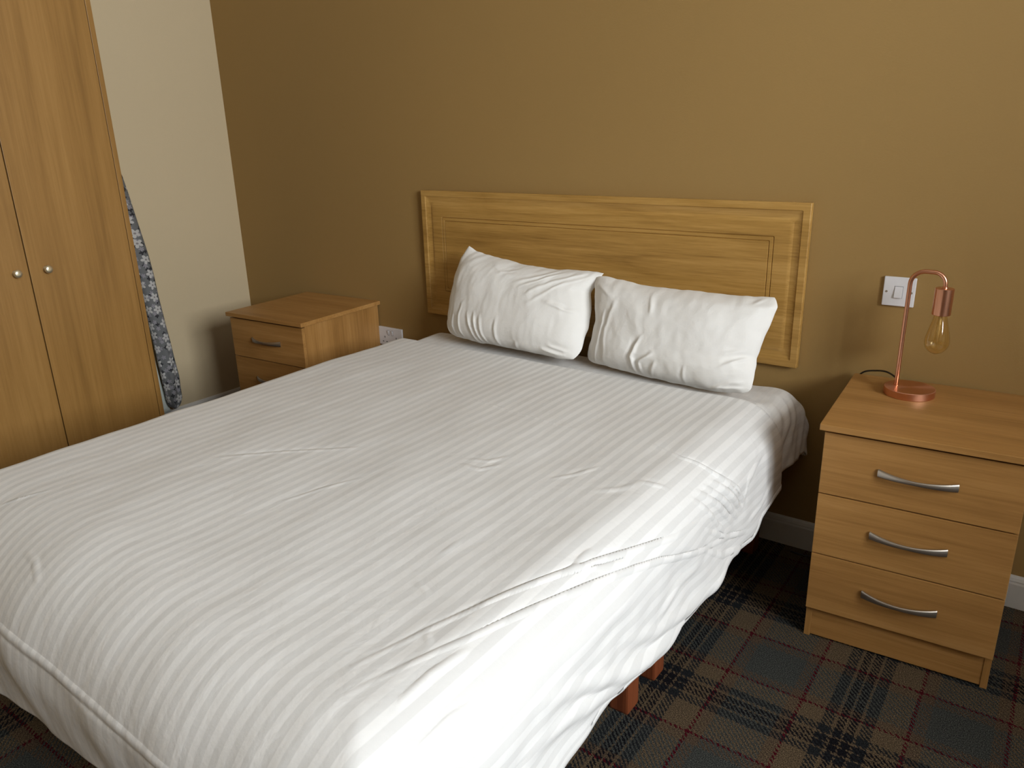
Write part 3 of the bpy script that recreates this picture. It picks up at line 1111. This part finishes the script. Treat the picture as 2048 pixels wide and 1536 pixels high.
LP_R = [([(0.14, 0.02), (0.13, 0.28)], .006, .006), ([(0.22, 0.0), (0.20, 0.30), (0.21, 0.42)], .005, .006),
        ([(0.34, 0.0), (0.27, 0.32)], .006, .008), ([(0.37, 0.0), (0.32, 0.36)], .005, .008), ([(0.41, 0.0), (0.37, 0.34)], .006, .007),
        ([(0.50, 0.0), (0.49, 0.35)], .005, .005), ([(0.62, 0.0), (0.64, 0.12)], .006, .005),
        ([(0.80, 0.08), (0.93, 0.05)], .006, .006), ([(0.84, 0.14), (0.95, 0.10)], .005, .005), ([(0.78, 0.60), (0.88, 0.55), (0.97, 0.52)], .006, .007),
        ([(0.55, 0.78), (0.66, 0.88), (0.74, 0.97)], .006, .005), ([(0.60, 0.74), (0.72, 0.86), (0.80, 0.96)], .005, .005),
        ([(0.66, 0.66), (0.80, 0.84), (0.92, 0.97)], .006, .005), ([(0.68, 0.56), (0.84, 0.78), (0.95, 0.94)], .006, .004),
        ([(0.30, 0.93), (0.42, 0.86), (0.52, 0.84)], .006, .004), ([(0.40, 0.86), (0.50, 0.92)], .005, .004),
        ([(0.05, 0.10), (0.10, 0.02)], .005, .006), ([(0.03, 0.16), (0.08, 0.06)], .005, .005)]
RP_R = [([(0.09, 0.0), (0.10, 0.35), (0.12, 0.62)], .006, .006), ([(0.17, 0.05), (0.14, 0.45), (0.20, 0.8)], .008, .004),
        ([(0.37, 0.0), (0.35, 0.20), (0.39, 0.45)], .007, .010), ([(0.41, 0.02), (0.40, 0.16), (0.48, 0.30)], .006, .007),
        ([(0.46, 0.0), (0.50, 0.20)], .006, .005), ([(0.66, 0.0), (0.67, 0.22)], .005, .004), ([(0.40, 0.92), (0.42, 0.70)], .007, .005),
        ([(0.86, 0.26), (0.95, 0.34), (0.99, 0.36)], .006, .007), ([(0.82, 0.04), (0.97, 0.06)], .005, .006), ([(0.78, 0.0), (0.90, 0.10), (0.98, 0.12)], .006, .005),
        ([(0.86, 0.40), (0.96, 0.42)], .006, .004), ([(0.05, 0.9), (0.16, 0.80)], .008, .004), ([(0.9, 0.9), (0.97, 0.99)], .006, .005)]
pl1 = make_pillow('left', 0.165, LP_R, 61)
tag(pl1, 'plump white pillow with a pointed upper corner against the headboard, nearer the wardrobe', 'pillow', 'white pillows against the headboard')
pl2 = make_pillow('right', 0.155, RP_R, 77)
tag(pl2, 'plump white pillow against the headboard on the side of the copper lamp', 'pillow', 'white pillows against the headboard')

# ------------------------------------------------------------------ copper lamp
LZ = SH
lamp = empty('table_lamp', (0.801, -0.149, LZ))
tag(lamp, 'copper table lamp with a bare amber filament bulb on the bedside chest', 'lamp')
LX, LY = 0.801, -0.149
auto_smooth(MB().lathe([(0, 0), (0.065, 0), (0.066, 0.001), (0.066, 0.0198), (0.065, 0.0210), (0, 0.0210)], n=96).build('lamp_base', M['copper_turned'], lamp), 0.5)
pxl, pyl = -0.036, 0.003
top = 1.0065 - LZ
pth = [(pxl, pyl, 0.0210)] + [(pxl, pyl, 0.0210 + (top - 0.038 - 0.0210) * k / 6) for k in range(1, 7)]
bxl = 0.0495
for k in range(1, 10):
    a = PI / 2 * k / 9
    pth.append((pxl + 0.036 * (1 - math.cos(a)), pyl, top - 0.036 + 0.036 * math.sin(a) - 0.0))
for k in range(1, 10):
    a = PI / 2 * k / 9
    pth.append((bxl - 0.032 + 0.032 * math.sin(a), pyl, top - 0.032 + 0.032 * math.cos(a)))
pth.append((bxl, pyl, 0.9665 - LZ))
stem = MB().tube(pth, 0.0058, 20)
stem.lathe([(0, 0.0210), (0.0075, 0.0210), (0.0075, 0.0232), (0.006, 0.0240), (0, 0.0240)], (pxl, pyl, 0), 20)
auto_smooth(stem.build('stem', M['copper'], lamp), 0.7)
zs0, zs1 = 0.893 - LZ, 0.9655 - LZ
auto_smooth(MB().lathe([(0.0195, zs0 + 0.004), (0.0225, zs0), (0.0232, zs0 + 0.0008), (0.0232, zs1 - 0.001), (0.0222, zs1), (0.008, zs1 + 0.0005), (0.0075, zs1 + 0.003), (0, zs1 + 0.003)],
                       (bxl, pyl, 0), 64).build('bulb_holder', M['copper'], lamp), 0.5)
bz = 0.781 - LZ
bprof = [(0.0, 0.0), (0.003, 0.0004), (0.006, 0.0022), (0.013, 0.0045), (0.021, 0.0100), (0.027, 0.0175), (0.0305, 0.0265), (0.0318, 0.0355),
         (0.0310, 0.0450), (0.0285, 0.0580), (0.0245, 0.0740), (0.0205, 0.0900), (0.0172, 0.1040), (0.0150, 0.1160)]
bb = MB()
bprof = bprof[1:]
n_ = 64
for r_, h_ in bprof:
    for k in range(n_):
        bb.v.append((bxl + r_ * math.cos(2 * PI * k / n_), pyl + r_ * math.sin(2 * PI * k / n_), bz + h_))
for i in range(len(bprof) - 1):
    for k in range(n_):
        k2 = (k + 1) % n_
        bb.f.append((i * n_ + k, i * n_ + k2, (i + 1) * n_ + k2, (i + 1) * n_ + k))
bb.f.append(tuple(range(n_)))
bulb = bb.build('bulb', M['bulb'], lamp, smooth=True)
md = bulb.modifiers.new('sub', 'SUBSURF')
md.levels = md.render_levels = 1
md = bulb.modifiers.new('thickness', 'SOLIDIFY')
md.thickness = 0.0007
fil = MB()
fil.tube([(bxl, pyl, bz + 0.112), (bxl, pyl, bz + 0.030)], [0.0045, 0.0015], 10)
for k in range(6):
    a, a2 = 2 * PI * k / 6, 2 * PI * (k + 0.5) / 6
    fil.tube([(bxl + 0.007 * math.cos(a), pyl + 0.007 * math.sin(a), bz + 0.085), (bxl + 0.011 * math.cos(a2), pyl + 0.011 * math.sin(a2), bz + 0.035)], 0.0004, 6)
M['fil'] = plain('filament_stem', (0.75, 0.55, 0.28, 1), 0.3)
fl = fil.build('filament', M['fil'], bulb, smooth=True)

cab = MB()
cps = [(0.763, -0.142, 0.696), (0.745, -0.115, 0.697), (0.722, -0.085, 0.694), (0.690, -0.055, 0.683), (0.660, -0.034, 0.670), (0.640, -0.020, 0.650),
       (0.624, -0.014, 0.62), (0.618, -0.012, 0.55), (0.616, -0.012, 0.40), (0.612, -0.024, 0.15), (0.60, -0.045, 0.02), (0.56, -0.06, 0.006), (0.50, -0.06, 0.006)]


def catmull(p, n=8):
    p = [Vector(q) for q in p]
    out = []
    for i in range(len(p) - 1):
        a, b, c, d = p[max(i - 1, 0)], p[i], p[i + 1], p[min(i + 2, len(p) - 1)]
        for k in range(n):
            t = k / n
            out.append(0.5 * ((2 * b) + (c - a) * t + (2 * a - 5 * b + 4 * c - d) * t * t + (3 * b - a - 3 * c + d) * t ** 3))
    return out + [p[-1]]


cab.tube([(q[0] - LX, q[1] - LY, q[2] - LZ) for q in catmull(cps)], 0.0026, 10)
cbo = cab.build('power_cable', M['cable'], lamp, smooth=True)
cbo['label'] = 'thin black cable'

# ------------------------------------------------------------------ switch and socket
sw = empty('light_switch', (0.7182, 0, 0.9172))
tag(sw, 'square white light switch on the brown wall behind the copper lamp', 'light switch')
MB().box((-0.043, -0.0085, -0.043), (0.043, 0, 0.043)).build('switch_plate', M['plastic'], sw, bevel=0.0025)
MB().box((-0.0125, -0.0092, -0.0185), (0.0105, -0.008, 0.0165)).build('rocker_surround', M['slot'], sw)
rk = MB().add([(-0.0118, -0.008, -0.0178), (0.0098, -0.008, -0.0178), (0.0098, -0.008, 0.0158), (-0.0118, -0.008, 0.0158),
               (-0.0118, -0.0135, -0.0178), (0.0098, -0.0135, -0.0178), (0.0098, -0.0095, 0.0158), (-0.0118, -0.0095, 0.0158)],
              [(0, 1, 2, 3), (4, 5, 6, 7), (0, 1, 5, 4), (1, 2, 6, 5), (2, 3, 7, 6), (3, 0, 4, 7)])
rk.build('rocker', M['plastic'], sw, bevel=0.0008)
for sx_ in (-0.0335, 0.0335):
    s_ = MB().lathe([(0, -0.0092), (0.0030, -0.0092), (0.0034, -0.0085), (0.0034, -0.006), (0, -0.006)], (sx_, 0, -0.001), 20, 'y').build('screw', M['steel'], sw)

so = empty('wall_socket', (-1.386, 0, 0.495))
tag(so, 'white double wall socket beside the corner bedside chest, partly hidden by the bed', 'socket')
MB().box((-0.073, -0.0095, -0.043), (0.073, 0, 0.043)).build('socket_plate', M['plastic'], so, bevel=0.0025)
for cx_ in (-0.036, 0.036):
    for dx, dz_, hw, hh in ((0, 0.000, 0.002, 0.004), (-0.011, -0.022, 0.0035, 0.002), (0.011, -0.022, 0.0035, 0.002)):
        MB().box((cx_ + dx - hw, -0.0100, dz_ - hh - 0.004), (cx_ + dx + hw, -0.0090, dz_ + hh - 0.004)).build('pin_slot', M['slot'], so)
for cx_ in (-0.012, 0.012):
    MB().box((cx_ - 0.0062, -0.0099, 0.006), (cx_ + 0.0062, -0.009, 0.030)).build('switch_surround', M['slot'], so)
    MB().add([(cx_ - 0.005, -0.009, 0.007), (cx_ + 0.005, -0.009, 0.007), (cx_ + 0.005, -0.009, 0.029), (cx_ - 0.005, -0.009, 0.029),
              (cx_ - 0.005, -0.0105, 0.007), (cx_ + 0.005, -0.0105, 0.007), (cx_ + 0.005, -0.0145, 0.029), (cx_ - 0.005, -0.0145, 0.029)],
             [(0, 1, 2, 3), (4, 5, 6, 7), (0, 1, 5, 4), (1, 2, 6, 5), (2, 3, 7, 6), (3, 0, 4, 7)]).build('rocker', M['plastic'], so, bevel=0.0006)
